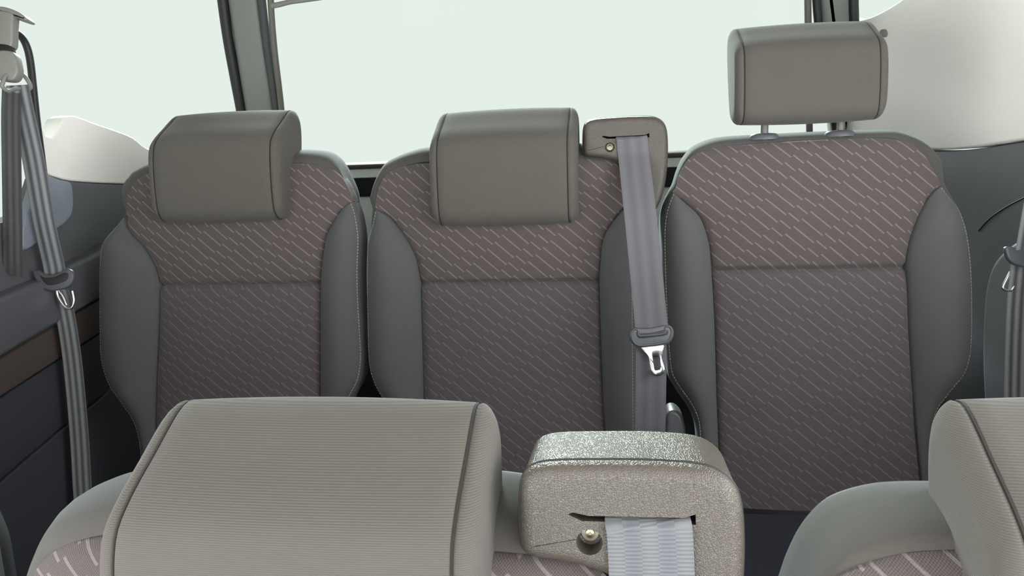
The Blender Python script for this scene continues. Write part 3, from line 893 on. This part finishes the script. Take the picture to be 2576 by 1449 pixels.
struct(tube('trim_20', list(crom(sp, 6)), 0.0115, 'joint'), 'dark joint line between corner pillar and tailgate strut')
st1 = [tail((a, b), 0.035) for a, b in [(678,-200),(681,0),(690,120),(702,220),(708,275),(724,470)]]
o1 = tube('strut_rod', list(crom(st1, 6)), [0.0085]*len(crom(st1, 6)), 'strut')
arm = [tail((a, b), 0.036) for a, b in [(684,14),(700,12),(730,5),(770,0),(830,-8)]]
o2 = tube('hinge_arm', list(crom(arm, 5)), list(np.linspace(0.008, 0.0055, len(crom(arm, 5)))), 'lite')
place_thing('gas_strut', [o1, o2], st1[-1], 'slim tailgate strut with hinge arm beside the grey corner pillar', 'strut')
# right corner
def strip_r(x0, x1, x2, x3):
    a, b = ((x0, 0), (x2, 320)), ((x1, 0), (x3, 320))
    return [ext(*a, -1.0), ext(*b, -1.0), b[0], b[1], ext(*b, 1.6), ext(*a, 1.6), a[1], a[0]]
post('trim_21', strip_r(2062, 2158, 2092, 2166), 'pillar', -0.02, 0.03, 0.02, 'grey rear corner pillar standing behind the raised headrest')
sp = [tail((a, b), 0.03) for a, b in [(2146,-250),(2147,0),(2150,100),(2154,330),(2158,500)]]
struct(tube('trim_22', list(crom(sp, 6)), 0.012, 'black'), 'black seal along the corner pillar behind the raised headrest')
sp = [tail((a, b), 0.03) for a, b in [(2050,-250),(2054,0),(2072,160),(2100,320),(2112,480)]]
struct(tube('trim_23', list(crom(sp, 6)), 0.0105, 'black'), 'dark joint line along the pillar behind the raised headrest')
sp = [tail((a, b), 0.035) for a, b in [(2030,-250),(2032,0),(2034,160),(2036,320),(2038,480)]]
o1 = tube('strut_rod', list(crom(sp, 6)), 0.0085, 'strut')
place_thing('gas_strut', [o1], sp[-1], 'slim dark tailgate strut showing above and below the raised headrest', 'strut')

# glazing
struct(box('window_1', (XL-0.03, YT+0.045, zs-0.01), (0.735, YT+0.05, 1.69), 'glass'), 'pale green tinted rear window pane', 'window')
struct(box('window_2', (XL-0.035, 0.25, 0.80), (XL-0.030, YT+0.05, 1.69), 'glass'), 'pale green tinted side window pane behind the striped belt', 'window')
o = box('window_3', (0.735, 0.9, 0.80), (0.74, YT+0.05, 1.69), 'glass')
struct(o, 'pale green tinted side window pane behind the raised headrest', 'window')

# ------------------------------------------------------------------ side belts
def side_belt(plane_x, P, nrm, up_px, low_px, w_up, w_low, extra, label, name='seat_belt', dark=None):
    objs = []
    g = lambda a, b, d=0.0: at(a, b, np.array(P)+np.array(nrm)*d, nrm)
    objs.append(ribbon('webbing', [g(*p) for p in up_px], [np.array(RT)]*len(up_px), w_up, 'webstripe', ridge=3, nx=25))
    objs.append(ribbon('lower_webbing', [g(*p) for p in low_px], [np.array(RT)]*len(low_px), w_low, 'webstripe', ridge=3, nx=25))
    objs += extra(g)
    return place_thing(name, objs, g(*low_px[-1]), label, 'seat belt')

BX = XL+0.045
def left_extra(g):
    out = []
    P = g(135, 705, 0.004)
    nr = -FW
    out.append(plate_world('tongue_grip', [(86,684),(100,680),(112,690),(140,690),(170,676),(184,682),(188,700),(180,718),(160,728),(130,732),(108,724),(94,706)], P, nr, 'clip', -0.004, 0.005, 0.003))
    out.append(plate_world('grip_mouth', [(104,692),(116,698),(140,697),(166,686),(176,690),(172,704),(150,714),(122,716)], P, nr, 'black', 0.003, 0.0056, 0.0006))
    P2 = g(162, 752, 0.012)
    lp = crom([at(a, b, P2, nr) for a, b in [(142,726),(146,745),(160,768),(172,776),(182,772),(186,755),(182,732)]], 6)
    out.append(tube('tongue', list(lp), 0.0024, 'steel'))
    out.append(tube('tongue_bar', [at(a, b, P2, nr) for a, b in [(150,730),(160,748),(168,768)]], 0.0022, 'steel'))
    return out
lb = side_belt(BX, (BX, 0, 0), LN,
    [(44,214),(60,290),(84,400),(112,560),(136,668),(140,696)],
    [(140,706),(158,760),(176,860),(188,960),(200,1100),(210,1270),(222,1420)], 0.040, 0.036, left_extra,
    'light-striped seat belt hanging along the side wall from its pillar loop')
# its return strap and upper loop
g = lambda a, b, d=0.0: at(a, b, (BX+d, 0, 0), LN)
ret = ribbon('return_webbing', [g(30, 222, -0.012), g(28, 300, -0.016), g(30, 450, -0.018), g(33, 650, -0.020), g(34, 690, -0.030)], [np.array(RT)]*5, 0.034, 'webdark', ridge=3, nx=25)
loop = crom([g(a, b, 0.002) for a, b in [(8,206),(6,218),(20,228),(45,222),(68,224),(76,222),(74,210),(62,192),(50,184),(30,184),(14,192)]], 5, closed=True)
rg = tube_rings(list(loop)+[loop[0]], 0.0034, 8); v, f = rings_mesh(rg, False, False)
lo_ = mesh_obj('loop', v, f, 'lite')
cov = plate_world('loop_cover', [(2,136),(14,131),(36,133),(46,140),(52,160),(55,182),(50,198),(40,206),(20,206),(2,202),(-10,196),(-8,150)], g(28, 168, 0.0), -FW, 'lite', -0.008, 0.012, 0.0035)
adj = plate_world('height_adjuster', [(7,34),(24,34),(42,42),(42,70),(41,110),(38,122),(30,126),(8,122),(-8,118),(-6,60)], g(22, 80, -0.006), -FW, 'lite', -0.008, 0.012, 0.0035)
neck = plate_world('neck', [(2,114),(30,116),(36,128),(34,140),(8,140),(-2,136)], g(20, 128, -0.004), -FW, 'black', -0.006, 0.008, 0.003)
cap = plate_world('cap', [(4,24),(22,24),(46,31),(68,42),(80,54),(78,59),(60,54),(40,47),(20,41),(2,38),(-14,34),(-12,26)], g(35, 40, -0.004), -FW, 'lite', -0.012, 0.016, 0.004)
for o in (ret, lo_, cov, adj, neck, cap):
    o.parent = lb; o.location = Vector(o.location)-Vector(lb.location)

def right_extra(g):
    out = []
    P = g(2560, 650, 0.014)
    nr = -FW
    out.append(plate_world('tongue_grip', [(2526,622),(2545,622),(2570,628),(2600,632),(2622,645),(2622,668),(2600,676),(2570,672),(2545,664),(2530,648)], P, nr, 'clip', -0.004, 0.006, 0.003))
    out.append(plate_world('loop_cover', [(2712,-110),(2740,-118),(2770,-108),(2778,-60),(2768,-20),(2740,-8),(2712,-18),(2704,-60)], g(2740, -60, 0.004), RN, 'lite', -0.055, 0.010, 0.003))
    P2 = g(2550, 705, 0.010)
    lp = crom([at(a, b, P2, nr) for a, b in [(2542,684),(2532,702),(2523,722),(2530,730),(2544,730),(2556,705),(2568,676)]], 6)
    out.append(tube('tongue', list(lp), 0.0022, 'steel'))
    return out
BR = RP+RN*0.045
side_belt(0, BR, RN, [(2740,-60),(2690,180),(2645,360),(2614,480),(2598,560),(2584,640)],
    [(2574,660),(2566,735),(2562,800),(2558,900),(2556,1000),(2556,1150)], 0.040, 0.040, right_extra,
    'dark striped seat belt at the arched surround beside the raised-headrest seat')
